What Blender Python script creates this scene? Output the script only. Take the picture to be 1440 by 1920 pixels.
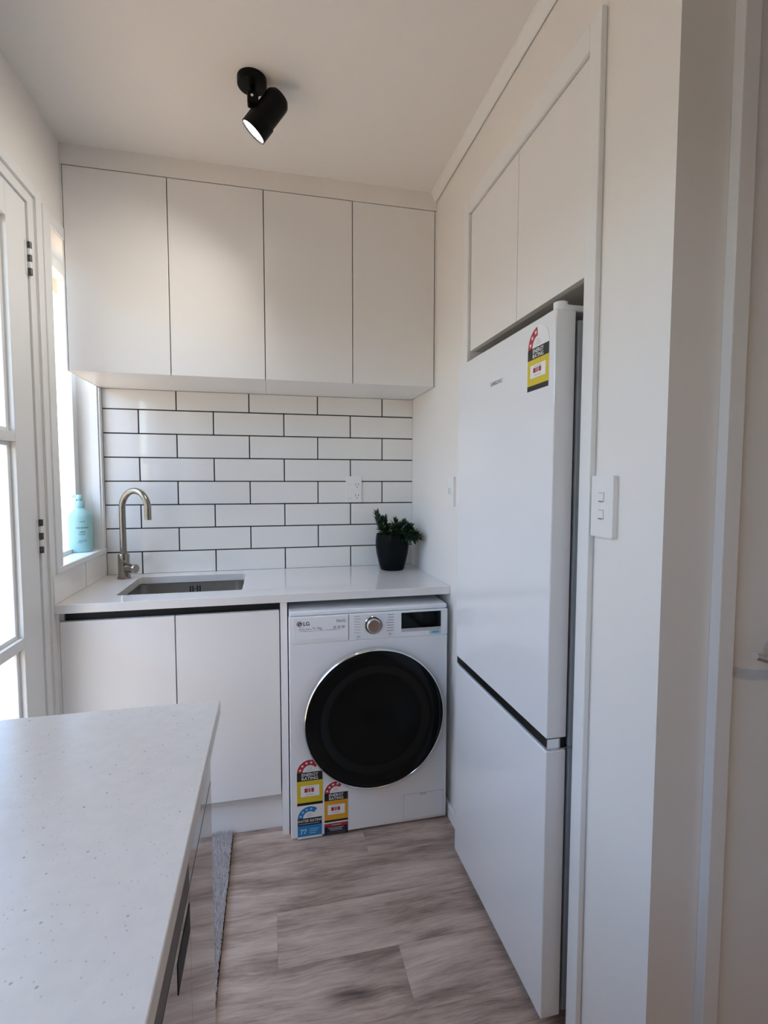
import bpy, bmesh, math, random
from mathutils import Vector, Matrix
rnd = random.Random(7)
for _o in list(bpy.data.objects): bpy.data.objects.remove(_o)
S = bpy.context.scene
C = S.collection

# ------------------------------------------------------------------ camera
F_PX, YAW, PIT, ROLL = 935.949, 0.22404, -0.06190, 0.00096
CAM = Vector((0.7138, -2.3687, 1.3272))
fw = Vector((math.sin(YAW)*math.cos(PIT), math.cos(YAW)*math.cos(PIT), math.sin(PIT)))
r0 = Vector((math.cos(YAW), -math.sin(YAW), 0)); u0 = r0.cross(fw)
rr = r0*math.cos(ROLL) + u0*math.sin(ROLL); uu = u0*math.cos(ROLL) - r0*math.sin(ROLL)
cd = bpy.data.cameras.new('camera'); cam = bpy.data.objects.new('camera', cd); C.objects.link(cam)
M = Matrix.Identity(4)
for i in range(3):
    M[i][0] = rr[i]; M[i][1] = uu[i]; M[i][2] = -fw[i]; M[i][3] = CAM[i]
cam.matrix_world = M
cd.sensor_fit = 'HORIZONTAL'; cd.sensor_width = 36.0; cd.lens = 36.0*F_PX/1440.0
cd.clip_start = 0.02
S.camera = cam

# ------------------------------------------------------------------ world, sun, exposure
W_ = bpy.data.worlds.new('sky'); S.world = W_; W_.use_nodes = True
bg = W_.node_tree.nodes['Background']
sky = W_.node_tree.nodes.new('ShaderNodeTexSky'); sky.sky_type = 'NISHITA'; sky.sun_disc = False
sky.sun_elevation = math.radians(71); sky.sun_rotation = math.radians(172); sky.dust_density = 1.5; sky.air_density = 1.0; sky.ozone_density = 1.0
W_.node_tree.links.new(sky.outputs[0], bg.inputs[0]); bg.inputs[1].default_value = 1.85
sd = bpy.data.lights.new('sun', 'SUN'); sd.energy = 8.0; sd.angle = 0.03; sd.color = (1.0, 0.90, 0.74)
sun = bpy.data.objects.new('sun', sd); C.objects.link(sun)
sun.rotation_euler = Vector((-.045, .32, -.946)).to_track_quat('-Z', 'Y').to_euler()      # high, from behind and over the roof: none enters the room
S.view_settings.view_transform = 'Standard'; S.view_settings.look = 'None'
S.view_settings.gamma = 1.0; S.view_settings.use_curve_mapping = False
S.view_settings.exposure = 0.02
S.cycles.max_bounces = 14; S.cycles.diffuse_bounces = 8; S.cycles.glossy_bounces = 6
S.cycles.transparent_max_bounces = 16; S.cycles.transmission_bounces = 8
S.cycles.sample_clamp_indirect = 6.0; S.cycles.use_denoising = True
S.cycles.caustics_reflective = False; S.cycles.caustics_refractive = False

def portal(name, loc, sy, sz, rot=(0, math.radians(-90), 0)):
    l = bpy.data.lights.new(name, 'AREA'); l.shape = 'RECTANGLE'; l.size = sz; l.size_y = sy
    l.cycles.is_portal = True
    o = bpy.data.objects.new(name, l); C.objects.link(o); o.location = loc
    o.rotation_euler = rot
portal('door_portal', (-0.13, -0.99, 1.1), 0.78, 2.1)
portal('window_portal', (-0.13, -0.25, 1.6), 0.44, 1.14)
portal('added_window_portal', (-0.13, -2.45, 1.55), 1.0, 1.05)  # portal of the unseen window added for light

# ------------------------------------------------------------------ materials
MT = {}
def mat(name, col, rough=0.5, metal=0.0, **k):
    if name in MT: return MT[name]
    m = bpy.data.materials.new(name); m.use_nodes = True
    b = m.node_tree.nodes['Principled BSDF']
    b.inputs['Base Color'].default_value = (*col, 1); b.inputs['Roughness'].default_value = rough
    b.inputs['Metallic'].default_value = metal
    if 'coat' in k: b.inputs['Coat Weight'].default_value = k['coat']; b.inputs['Coat Roughness'].default_value = k.get('coatr', 0.05)
    if 'ior' in k: b.inputs['IOR'].default_value = k['ior']
    if 'spec' in k: b.inputs['Specular IOR Level'].default_value = k['spec']
    if 'emit' in k:
        b.inputs['Emission Color'].default_value = (*k['emit'], 1); b.inputs['Emission Strength'].default_value = k.get('es', 1)
    MT[name] = m
    nz = k.get('noise')          # (scale, colour amount, bump strength)
    if nz:
        nt = m.node_tree; N = nt.nodes; L = nt.links
        tc = N.new('ShaderNodeTexCoord'); mp = N.new('ShaderNodeMapping')
        mp.inputs['Scale'].default_value = k.get('stretch', (1, 1, 1))
        L.new(tc.outputs['Object'], mp.inputs[0])
        t = N.new('ShaderNodeTexNoise'); t.inputs['Scale'].default_value = nz[0]; t.inputs['Detail'].default_value = 4
        L.new(mp.outputs[0], t.inputs['Vector'])
        if nz[1] > 0:
            mr = N.new('ShaderNodeMapRange'); mr.inputs[3].default_value = 1-nz[1]; mr.inputs[4].default_value = 1+nz[1]
            L.new(t.outputs[0], mr.inputs[0])
            mx = N.new('ShaderNodeVectorMath'); mx.operation = 'SCALE'; mx.inputs[0].default_value = col
            L.new(mr.outputs[0], mx.inputs['Scale']); L.new(mx.outputs[0], b.inputs['Base Color'])
        if nz[2] > 0:
            bp = N.new('ShaderNodeBump'); bp.inputs['Strength'].default_value = nz[2]; bp.inputs['Distance'].default_value = 0.002
            L.new(t.outputs[0], bp.inputs['Height']); L.new(bp.outputs[0], b.inputs['Normal'])
    return m

paint = mat('wall_paint', (0.80, 0.775, 0.735), 0.55, noise=(90, 0.01, 0.06))
ceilp = mat('ceiling_paint', (0.80, 0.775, 0.745), 0.7, noise=(60, 0.01, 0.05))
trimp = mat('gloss_trim_paint', (0.80, 0.80, 0.785), 0.3, noise=(30, 0.008, 0.05))
doorp = mat('door_paint', (0.80, 0.80, 0.785), 0.32, noise=(40, 0.008, 0.05))
cabw = mat('cabinet_satin_white', (0.80, 0.785, 0.765), 0.33, noise=(200, 0.004, 0.015))
cabin = mat('cabinet_inside', (0.62, 0.61, 0.59), 0.6, noise=(60, 0.01, 0))
black = mat('black_recess', (0.008, 0.008, 0.009), 0.6, noise=(60, 0.1, 0))
tilem = mat('glazed_tile', (0.80, 0.78, 0.745), 0.07, coat=0.3, noise=(7, 0.006, 0.02))
grout = mat('dark_grout', (0.022, 0.021, 0.02), 0.9, noise=(200, 0.2, 0.2))
appl = mat('appliance_white', (0.79, 0.80, 0.815), 0.28, noise=(300, 0.004, 0.0))
fridw = mat('fridge_glass_white', (0.78, 0.785, 0.79), 0.12, coat=0.2, noise=(3, 0.004, 0.0))
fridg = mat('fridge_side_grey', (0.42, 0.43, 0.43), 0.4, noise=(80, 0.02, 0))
chrome = mat('chrome', (0.75, 0.75, 0.76), 0.12, 1.0, noise=(40, 0.02, 0))
brushed = mat('brushed_nickel', (0.33, 0.295, 0.25), 0.22, 1.0, noise=(60, 0.08, 0), stretch=(1, 1, 14))
steel = mat('sink_steel', (0.42, 0.39, 0.36), 0.30, 1.0, noise=(50, 0.08, 0.03), stretch=(1, 12, 1))
blackglass = mat('black_door_glass', (0.004, 0.005, 0.005), 0.10, noise=(4, 0.05, 0), spec=0.22)
blackpl = mat('black_plastic', (0.006, 0.006, 0.006), 0.35, noise=(120, 0.1, 0.02))
blackmet = mat('black_powdercoat', (0.004, 0.004, 0.004), 0.38, noise=(200, 0.1, 0.03), spec=0.14)
potm = mat('black_glazed_pot', (0.006, 0.007, 0.007), 0.2, noise=(12, 0.1, 0.03), spec=0.06)
soilm = mat('dark_soil', (0.02, 0.015, 0.01), 0.95, noise=(160, 0.4, 0.8))
leafm = mat('dark_green_leaf', (0.013, 0.036, 0.012), 0.38, noise=(60, 0.35, 0.1))
bottlem = mat('aqua_plastic', (0.30, 0.53, 0.53), 0.35, noise=(30, 0.01, 0))
bottledk = mat('aqua_print', (0.05, 0.14, 0.15), 0.5, noise=(60, 0.02, 0))
grey_print = mat('grey_print', (0.22, 0.22, 0.23), 0.6, noise=(60, 0.02, 0))
pale_print = mat('pale_print', (0.46, 0.46, 0.48), 0.6, noise=(60, 0.02, 0))
black_print = mat('black_print', (0.008, 0.008, 0.009), 0.5, noise=(60, 0.05, 0))
white_print = mat('white_print', (0.80, 0.80, 0.78), 0.5, noise=(60, 0.01, 0))
red_print = mat('red_print', (0.42, 0.018, 0.03), 0.5, noise=(60, 0.03, 0))
logo_red = mat('logo_dark_red', (0.10, 0.008, 0.03), 0.4, noise=(60, 0.03, 0))
yellow_print = mat('yellow_print', (0.66, 0.50, 0.02), 0.5, noise=(60, 0.03, 0))
orange_print = mat('orange_print', (0.70, 0.34, 0.02), 0.5, noise=(60, 0.03, 0))
blue_print = mat('blue_print', (0.015, 0.20, 0.48), 0.5, noise=(60, 0.03, 0))
navy_print = mat('navy_print', (0.008, 0.010, 0.022), 0.5, noise=(60, 0.03, 0))
paleblue = mat('pale_blue_film', (0.42, 0.60, 0.68), 0.35, noise=(60, 0.02, 0))
rugm = mat('grey_rug_pile', (0.66, 0.63, 0.635), 0.95, noise=(120, 0.25, 0))
rugedge = mat('brown_rug_edge', (0.055, 0.032, 0.022), 0.95, noise=(200, 0.3, 0))
gloss = mat('mirror_gloss_front', (0.40, 0.385, 0.375), 0.06, 0.85, noise=(3, 0.02, 0.0))
ovenblk = mat('oven_black_panel', (0.035, 0.028, 0.024), 0.35, noise=(30, 0.1, 0))
soffitm = mat('cream_soffit', (0.70, 0.65, 0.48), 0.8, noise=(20, 0.03, 0.05))
groundm = mat('sunlit_paving', (0.54, 0.38, 0.23), 0.9, noise=(3, 0.1, 0))
hingem = mat('worn_steel_hinge', (0.10, 0.095, 0.09), 0.45, 0.7, noise=(120, 0.5, 0.1))
plastw = mat('white_switch_plastic', (0.80, 0.79, 0.77), 0.3, noise=(90, 0.004, 0))

def quartz():
    m = mat('speckled_quartz', (0.80, 0.775, 0.735), 0.22)
    nt = m.node_tree; N = nt.nodes; L = nt.links; b = N['Principled BSDF']
    tc = N.new('ShaderNodeTexCoord')
    base = N.new('ShaderNodeTexNoise'); base.inputs['Scale'].default_value = 55; base.inputs['Detail'].default_value = 3
    L.new(tc.outputs['Object'], base.inputs['Vector'])
    cr = N.new('ShaderNodeMapRange'); cr.inputs[1].default_value = .3; cr.inputs[2].default_value = .7; cr.inputs[3].default_value = .965; cr.inputs[4].default_value = 1.02
    L.new(base.outputs[0], cr.inputs[0])
    prev = cr.outputs[0]
    for sc, thr, rad, dark in ((88, .80, .17, .58), (170, .78, .22, .74), (50, .90, .085, .36)):
        v = N.new('ShaderNodeTexVoronoi'); v.inputs['Scale'].default_value = sc; L.new(tc.outputs['Object'], v.inputs['Vector'])
        sep = N.new('ShaderNodeSeparateColor'); L.new(v.outputs['Color'], sep.inputs[0])
        a = N.new('ShaderNodeMath'); a.operation = 'GREATER_THAN'; a.inputs[1].default_value = thr; L.new(sep.outputs[0], a.inputs[0])
        d = N.new('ShaderNodeMapRange'); d.inputs[1].default_value = rad*.5; d.inputs[2].default_value = rad; d.inputs[3].default_value = 1; d.inputs[4].default_value = 0
        L.new(v.outputs['Distance'], d.inputs[0])
        mu = N.new('ShaderNodeMath'); mu.operation = 'MULTIPLY'; L.new(a.outputs[0], mu.inputs[0]); L.new(d.outputs[0], mu.inputs[1])
        s = N.new('ShaderNodeMapRange'); s.inputs[3].default_value = 1; s.inputs[4].default_value = dark; L.new(mu.outputs[0], s.inputs[0])
        p = N.new('ShaderNodeMath'); p.operation = 'MULTIPLY'; L.new(prev, p.inputs[0]); L.new(s.outputs[0], p.inputs[1]); prev = p.outputs[0]
    vm = N.new('ShaderNodeVectorMath'); vm.operation = 'SCALE'; vm.inputs[0].default_value = (0.80, 0.775, 0.735)
    L.new(prev, vm.inputs['Scale']); L.new(vm.outputs[0], b.inputs['Base Color'])
    return m
quartzm = quartz()
stonem = mat('white_stone_bench', (0.76, 0.74, 0.725), 0.12, coat=0.3, noise=(160, 0.02, 0))

def woodfloor():
    m = mat('grey_oak_vinyl', (0.3, 0.26, 0.24), 0.36)
    nt = m.node_tree; N = nt.nodes; L = nt.links; b = N['Principled BSDF']
    tc = N.new('ShaderNodeTexCoord'); oi = N.new('ShaderNodeObjectInfo')
    off = N.new('ShaderNodeVectorMath'); off.operation = 'SCALE'; off.inputs[0].default_value = (17.3, 9.1, 5.7); L.new(oi.outputs['Random'], off.inputs['Scale'])
    ad = N.new('ShaderNodeVectorMath'); ad.operation = 'ADD'; L.new(tc.outputs['Object'], ad.inputs[0]); L.new(off.outputs[0], ad.inputs[1])
    # slow warp so the grain wavers
    wn = N.new('ShaderNodeTexNoise'); wn.inputs['Scale'].default_value = 2.6; wn.inputs['Detail'].default_value = 2; L.new(ad.outputs[0], wn.inputs['Vector'])
    ws = N.new('ShaderNodeVectorMath'); ws.operation = 'SCALE'; ws.inputs['Scale'].default_value = 0.09; L.new(wn.outputs['Color'], ws.inputs[0])
    ad2 = N.new('ShaderNodeVectorMath'); ad2.operation = 'ADD'; L.new(ad.outputs[0], ad2.inputs[0]); L.new(ws.outputs[0], ad2.inputs[1])
    def nz(scale, st, det):
        mp = N.new('ShaderNodeMapping'); mp.inputs['Scale'].default_value = st; L.new(ad2.outputs[0], mp.inputs[0])
        t = N.new('ShaderNodeTexNoise'); t.inputs['Scale'].default_value = scale; t.inputs['Detail'].default_value = det; t.inputs['Roughness'].default_value = .62
        L.new(mp.outputs[0], t.inputs['Vector']); return t.outputs[0]
    big = nz(3.0, (0.9, 5, 1), 3); fine = nz(9.0, (1.0, 14, 1), 6); hair = nz(24.0, (1.5, 12, 1), 5)
    # knots
    mp = N.new('ShaderNodeMapping'); mp.inputs['Scale'].default_value = (2.2, 5.0, 1); L.new(ad2.outputs[0], mp.inputs[0])
    kn = N.new('ShaderNodeTexVoronoi'); kn.inputs['Scale'].default_value = 1.0; L.new(mp.outputs[0], kn.inputs['Vector'])
    km = N.new('ShaderNodeMapRange'); km.inputs[1].default_value = 0.0; km.inputs[2].default_value = 0.22; km.inputs[3].default_value = -.42; km.inputs[4].default_value = 0; L.new(kn.outputs['Distance'], km.inputs[0])
    def mad(x, k, y):
        n = N.new('ShaderNodeMath'); n.operation = 'MULTIPLY_ADD'; n.inputs[1].default_value = k; L.new(x, n.inputs[0])
        if isinstance(y, float): n.inputs[2].default_value = y
        else: L.new(y, n.inputs[2])
        return n.outputs[0]
    v = mad(big, 1.25, -0.46); v = mad(fine, 0.62, v); v = mad(hair, 0.34, v)
    a = N.new('ShaderNodeMath'); a.operation = 'ADD'; L.new(v, a.inputs[0]); L.new(km.outputs[0], a.inputs[1])
    rv = mad(oi.outputs['Random'], 0.05, a.outputs[0])
    ramp = N.new('ShaderNodeValToRGB'); L.new(rv, ramp.inputs[0])
    e = ramp.color_ramp.elements; e[0].position = .22; e[0].color = (0.085, 0.058, 0.049, 1); e[1].position = .95; e[1].color = (0.62, 0.50, 0.425, 1)
    x = e.new(.48); x.color = (0.275, 0.203, 0.168, 1); x = e.new(.68); x.color = (0.44, 0.340, 0.284, 1)
    L.new(ramp.outputs[0], b.inputs['Base Color'])
    bp = N.new('ShaderNodeBump'); bp.inputs['Strength'].default_value = .12; bp.inputs['Distance'].default_value = .001; L.new(fine, bp.inputs['Height']); L.new(bp.outputs[0], b.inputs['Normal'])
    return m
woodm = woodfloor()

def glass(name='window_glass'):
    m = bpy.data.materials.new(name); m.use_nodes = True
    nt = m.node_tree; N = nt.nodes; L = nt.links; N.remove(N['Principled BSDF'])
    tr = N.new('ShaderNodeBsdfTransparent'); tr.inputs[0].default_value = (0.96, 0.98, 0.97, 1)
    gl = N.new('ShaderNodeBsdfGlossy'); gl.inputs['Roughness'].default_value = 0.02
    lw = N.new('ShaderNodeLayerWeight'); lw.inputs[0].default_value = 0.5          # Schlick reflectance, the same from both faces
    pw = N.new('ShaderNodeMath'); pw.operation = 'POWER'; pw.inputs[1].default_value = 5; L.new(lw.outputs['Facing'], pw.inputs[0])
    fr = N.new('ShaderNodeMath'); fr.operation = 'MULTIPLY_ADD'; fr.inputs[1].default_value = .96; fr.inputs[2].default_value = .04; L.new(pw.outputs[0], fr.inputs[0])
    mx = N.new('ShaderNodeMixShader'); L.new(fr.outputs[0], mx.inputs[0]); L.new(tr.outputs[0], mx.inputs[1]); L.new(gl.outputs[0], mx.inputs[2])
    L.new(mx.outputs[0], N['Material Output'].inputs[0]); return m
glassm = glass()

# ------------------------------------------------------------------ mesh helpers
class G:
    """collects geometry of ONE part in world coordinates"""
    def __init__(s): s.bm = bmesh.new()
    def box(s, x0, x1, y0, y1, z0, z1, bev=0.0, seg=2):
        b = bmesh.new(); bmesh.ops.create_cube(b, size=1.0)
        for v in b.verts:
            v.co = Vector((x0+(v.co.x+.5)*(x1-x0), y0+(v.co.y+.5)*(y1-y0), z0+(v.co.z+.5)*(z1-z0)))
        if bev > 0: bmesh.ops.bevel(b, geom=list(b.edges), offset=bev, segments=seg, affect='EDGES', profile=.5)
        s.merge(b); return s
    def merge(s, b):
        me = bpy.data.meshes.new('t'); b.to_mesh(me); b.free(); s.bm.from_mesh(me); bpy.data.meshes.remove(me)
    def raw(s, vs, fs):
        v = [s.bm.verts.new(Vector(p)) for p in vs]
        for f in fs:
            try: s.bm.faces.new([v[i] for i in f])
            except ValueError: pass
        return s
    def lathe(s, c, axis, prof, n=48, up=None):
        """prof: [(radius, distance along axis)]"""
        a = Vector(axis).normalized(); t = Vector(up) if up else (Vector((0, 0, 1)) if abs(a.z) < .9 else Vector((1, 0, 0)))
        e1 = (t - a*t.dot(a)).normalized(); e2 = a.cross(e1); c = Vector(c)
        rings = []
        for r, h in prof:
            if r < 1e-6: rings.append([s.bm.verts.new(c + a*h)])
            else: rings.append([s.bm.verts.new(c + a*h + (e1*math.cos(2*math.pi*i/n) + e2*math.sin(2*math.pi*i/n))*r) for i in range(n)])
        for p, q in zip(rings, rings[1:]):
            for i in range(n):
                j = (i+1) % n
                if len(p) == 1 and len(q) == 1: continue
                if len(p) == 1: s.bm.faces.new([p[0], q[i], q[j]])
                elif len(q) == 1: s.bm.faces.new([p[i], q[0], p[j]])
                else: s.bm.faces.new([p[i], q[i], q[j], p[j]])
        return s
    def cyl(s, a, b, r, n=24, r2=None):
        a = Vector(a); b = Vector(b); h = (b-a).length; r2 = r if r2 is None else r2
        return s.lathe(a, b-a, [(0, 0), (r, 0), (r2, h), (0, h)], n)
    def tube(s, pts, r, n=14, caps=True):
        pts = [Vector(p) for p in pts]; rings = []; nrm = None
        for i, p in enumerate(pts):
            d = (pts[min(i+1, len(pts)-1)] - pts[max(i-1, 0)]).normalized()
            if nrm is None:
                t = Vector((0, 0, 1)) if abs(d.z) < .9 else Vector((1, 0, 0)); nrm = (t - d*t.dot(d)).normalized()
            else: nrm = (nrm - d*nrm.dot(d)).normalized()
            e2 = d.cross(nrm); rad = r[i] if isinstance(r, (list, tuple)) else r
            rings.append([s.bm.verts.new(p + (nrm*math.cos(2*math.pi*k/n) + e2*math.sin(2*math.pi*k/n))*rad) for k in range(n)])
        for a, b in zip(rings, rings[1:]):
            for k in range(n): s.bm.faces.new([a[k], a[(k+1) % n], b[(k+1) % n], b[k]])
        if caps:
            s.bm.faces.new(rings[0][::-1]); s.bm.faces.new(rings[-1])
        return s
    def prism(s, poly, O, R, U, h0, h1):
        """poly of (a,b) in plane O+R*a+U*b, extruded along R x U from h0 to h1"""
        O = Vector(O); R = Vector(R); U = Vector(U); Nn = R.cross(U)
        n = len(poly)
        lo = [s.bm.verts.new(O + R*a + U*b + Nn*h0) for a, b in poly]; hi = [s.bm.verts.new(O + R*a + U*b + Nn*h1) for a, b in poly]
        s.bm.faces.new(lo[::-1]); s.bm.faces.new(hi)
        for i in range(n): s.bm.faces.new([lo[i], lo[(i+1) % n], hi[(i+1) % n], hi[i]])
        return s
    def mesh(s, name, smooth=False):
        bmesh.ops.recalc_face_normals(s.bm, faces=list(s.bm.faces))
        me = bpy.data.meshes.new(name); s.bm.to_mesh(me); s.bm.free()
        if smooth:
            for p in me.polygons: p.use_smooth = True
            try: me.set_sharp_from_angle(angle=math.radians(38))
            except Exception: pass
        return me

WORLD = {}
def tag(o, label=None, cat=None, group=None, kind=None):
    if label: o['label'] = label
    if cat: o['category'] = cat
    if group: o['group'] = group
    if kind: o['kind'] = kind
    return o
def thing(name, loc, label, cat, group=None, kind=None):
    o = bpy.data.objects.new(name, None); C.objects.link(o); o.empty_display_size = .05; o.location = loc; WORLD[o] = Vector(loc)
    return tag(o, label, cat, group, kind)
def place(name, me, m, parent, world):
    o = bpy.data.objects.new(name, me); C.objects.link(o)
    if m is not None and not me.materials: me.materials.append(m)
    WORLD[o] = Vector(world)
    if parent is not None: o.parent = parent; o.location = WORLD[o] - WORLD[parent]
    else: o.location = WORLD[o]
    return o
def put(name, g, m, parent=None, label=None, cat=None, group=None, kind=None, smooth=False, base=False):
    me = g.mesh(name, smooth) if isinstance(g, G) else g
    co = [v.co for v in me.vertices]
    lo = Vector([min(c[i] for c in co) for i in range(3)]); hi = Vector([max(c[i] for c in co) for i in range(3)])
    c = (lo+hi)/2
    if base or parent is None: c.z = lo.z
    me.transform(Matrix.Translation(-c))
    return tag(place(name, me, m, parent, c), label, cat, group, kind)
def B(*a, **k): return G().box(*a, **k)
def struct(name, g, m, label, cat, smooth=False): return put(name, g, m, None, label, cat, None, 'structure', smooth)

def grid_wall(axis, t0, t1, u0_, u1_, z0, z1, holes):
    """wall slab normal to axis with rectangular holes [(u0,u1,z0,z1)], built of non-overlapping boxes"""
    g = G(); us = sorted({u0_, u1_, *[h[0] for h in holes], *[h[1] for h in holes]})
    for a, b in zip(us, us[1:]):
        hs = sorted([(h[2], h[3]) for h in holes if h[0] <= a+1e-6 and h[1] >= b-1e-6]); z = z0
        for h0, h1 in hs + [(z1, z1)]:
            if h0 - z > 1e-5:
                if axis == 'x': g.box(t0, t1, a, b, z, h0)
                else: g.box(a, b, t0, t1, z, h0)
            z = h1
    return g

def text_mesh(txt, size, O, R, U, off=0.0, align='LEFT', xs=1.0, bold=0.0):
    cu = bpy.data.curves.new('t', 'FONT'); cu.body = txt; cu.size = size; cu.align_x = align; cu.offset = bold; cu.resolution_u = 3
    o = bpy.data.objects.new('t', cu); C.objects.link(o); bpy.context.view_layer.update()
    me = bpy.data.meshes.new_from_object(o.evaluated_get(bpy.context.evaluated_depsgraph_get()))
    bpy.data.objects.remove(o); bpy.data.curves.remove(cu)
    O = Vector(O); R = Vector(R); U = Vector(U); Nn = R.cross(U)
    for v in me.vertices: v.co = O + R*(v.co.x*xs) + U*v.co.y + Nn*off
    me.materials.clear()
    return me

# ------------------------------------------------------------------ measurements
W = 1.3962; ZC = 2.504; YC = -1.6153

# ------------------------------------------------------------------ the shell
fl = struct('floor', B(-0.11, 3.3, -4.6, 0.12, -0.06, -0.004), mat('subfloor', (0.05, 0.045, 0.04), .9, noise=(20, .1, 0)), 'grey-brown oak-look vinyl plank floor', 'floor')
PW = 0.184; rows = []
y = -0.02 + 0.184*0.35; k = 0
while y > -4.6:
    y1 = y; y0 = max(y - PW, -4.6); y -= PW
    x = -0.1 - rnd.random()*1.1
    while x < 3.25:
        xa, xb = max(x, -0.1), min(x+1.22, 3.25); x += 1.22
        if xb - xa < .05: continue
        put('plank', B(xa+.0001, xb-.0001, y0+.0001, min(y1, .1)-.0001, -0.004, 0.0, bev=.0004, seg=1), woodm, fl)
struct('ceiling', B(-0.11, 3.3, -4.6, 0.12, ZC, ZC+.1), ceilp, 'plain white plaster ceiling', 'ceiling')

wb = struct('wall_back', B(-0.11, 1.52, 0.010, 0.12, 0, ZC), paint, 'back wall with white subway tile splashback and dark grout', 'wall')
put('grout', B(0.0187, W-.0003, 0.0032, 0.0102, 0.9, 1.7200), grout, wb)
XA, Q, Z0, P, GW = 0.1601, 0.3096, 1.0149, 0.1035, 0.0050
def tile_y(x0, x1, z0, z1): put('tile', B(x0, x1, 0.0, 0.006, z0, z1, bev=.0014, seg=2), tilem, wb)
for row in range(8):
    z0 = .9176 if row == 0 else Z0+(row-1)*P+GW/2
    z1 = Z0+row*P-GW/2 if row < 7 else 1.7209
    js = [XA+i*Q for i in range(4)] if row % 2 == 0 else [XA+(i+.5)*Q for i in range(4)]
    xs = [0.0185] + js + [W-.0005]
    for a, b in zip(xs, xs[1:]):
        tile_y(a+(GW/2 if a > .02 else 0), b-(GW/2 if b < W-.001 else 0), z0, z1)

wl = struct('wall_left', grid_wall('x', -0.11, 0.010, -4.6, 0.010, 0, ZC,
        [(-1.4005, -.5555, 0, 2.2055), (-.464, -.030, 1.035, 2.172), (-2.95, -1.95, 1.05, 2.10)]), paint,
        'white left wall holding the glazed door and the narrow window', 'wall')
put('grout', B(0.0115, 0.0166, -.5300, 0.0, .9174, 1.0149), grout, wl)
for a, b in ((-.2525, -.0005), (-.545, -.2575)):
    put('tile', B(0.0101, 0.0180, a, b, .9178, 1.0162, bev=.0012), tilem, wl)

g = grid_wall('x', W, 1.52, YC, 0.010, 0, ZC, [(-1.381, -.7216, 0, 2.235)])
g.box(1.52, 2.14, -.7216, -.66, 0, 2.3); g.box(1.52, 2.14, -1.44, -1.381, 0, 2.3); g.box(2.08, 2.14, -1.381, -.7216, 0, 2.3); g.box(1.52, 2.08, -1.381, -.7216, 2.235, 2.3)
struct('wall_right', g, paint, 'white right wall with the fridge alcove cut into it', 'wall')
struct('wall_hall', grid_wall('y', YC, -1.50, 1.52, 3.3, 0, ZC, [(1.5425, 2.34, 0, 2.3)]), paint, 'shaded wall facing the camera beside the right-hand door', 'wall')
struct('wall_rear', B(-.11, 3.3, -4.7, -4.6, 0, ZC), paint, 'white wall behind the camera', 'wall')
struct('wall_far_right', B(3.2, 3.3, -4.6, YC, 0, ZC), paint, 'white wall at the far right of the room', 'wall')

# bulkhead over the wall cabinets
struct('trim_1', B(0.0105, W-.0005, -.3476, 0.0, 2.4335, ZC), paint, 'white bulkhead between wall cabinets and ceiling', 'bulkhead')
# cornice
g = G(); prof = [(0, 0), (-.004, -.036), (-.009, -.034), (-.017, -.020), (-.024, -.010), (-.026, -.004), (-.026, 0)]
vs = []; n = len(prof)
for yy in (-.3476, YC):
    vs += [(W+a, yy, ZC+b) for a, b in prof]
fs = [(i, (i+1) % n, n+(i+1) % n, n+i) for i in range(n)] + [tuple(range(n))[::-1], tuple(range(n, 2*n))]
struct('trim_2', g.raw(vs, fs), trimp, 'white cornice along the right wall below the ceiling', 'cornice')
# skirting
struct('baseboard_right', B(W-.013, W, -.677, -.02, 0, .052, bev=.003), trimp, 'white skirting board between washing machine and fridge', 'skirting board')
# fridge alcove architrave
t = thing('trim_3', (W, -1.04, 0), 'white architrave framing the fridge alcove', 'architrave', kind='structure')
put('side_board', B(W-.014, W, -1.4210, -1.3812, 0, 2.292, bev=.0025), trimp, t)
put('side_board', B(W-.014, W, -.7211, -.678, 0, 2.292, bev=.0025), trimp, t)
put('head_board', B(W-.0135, W, -1.3812, -.7211, 2.2355, 2.2915, bev=.0025), trimp, t)

# ------------------------------------------------------------------ glazed door, left
d = thing('door_1', (-.02, -.98, 0), 'white glazed door with three stacked panes in left wall', 'door', kind='structure')
XD0, XD1 = -.042, -.001
YH = -.5962; YL = -1.368
put('stile', B(XD0, XD1, -.718, YH, .008, 2.170, bev=.0015), doorp, d)
put('stile', B(XD0, XD1, YL, -1.258, .008, 2.170, bev=.0015), doorp, d)
rails = [(2.072, 2.170), (1.440, 1.468), (.831, .862), (.008, .160)]
for a, b in rails: put('rail', B(XD0, XD1-.0003, -1.258, -.718, a, b, bev=.0015), doorp, d)
for (a, b) in ((1.468, 2.072), (.862, 1.440), (.160, .831)):
    pn = put('pane', B(-.031, -.027, -1.256, -.720, a+.002, b-.002), glassm, d)
    put('bead', B(-.027, -.016, -.732, -.718, a, b, bev=.002), doorp, pn)
    put('bead', B(-.027, -.016, -1.258, -1.244, a, b, bev=.002), doorp, pn)
    put('bead', B(-.027, -.016, -1.244, -.732, a, a+.012, bev=.002), doorp, pn)
    put('bead', B(-.027, -.016, -1.244, -.732, b-.012, b, bev=.002), doorp, pn)
def hinge(z0, z1):
    g = G(); n = 5; h = (z1-z0)/n
    hg = put('hinge', B(-.001, .0012, -.612, -.5985, z0, z1), doorp, d)
    for i in range(n):
        put('knuckle', G().cyl((.0062, -.5955, z0+i*h+.0008), (.0062, -.5955, z0+(i+1)*h-.0008), .0062, 14), hingem if i % 2 == 0 else doorp, hg, smooth=True)
hinge(1.955, 2.055); hinge(1.098, 1.206); hinge(.22, .32)
t = thing('trim_4', (0, -.98, 0), 'white frame around the glazed door', 'door frame', kind='structure')
put('jamb', B(-.11, .0045, -.5935, -.556, 0, 2.1735), trimp, t)
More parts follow.
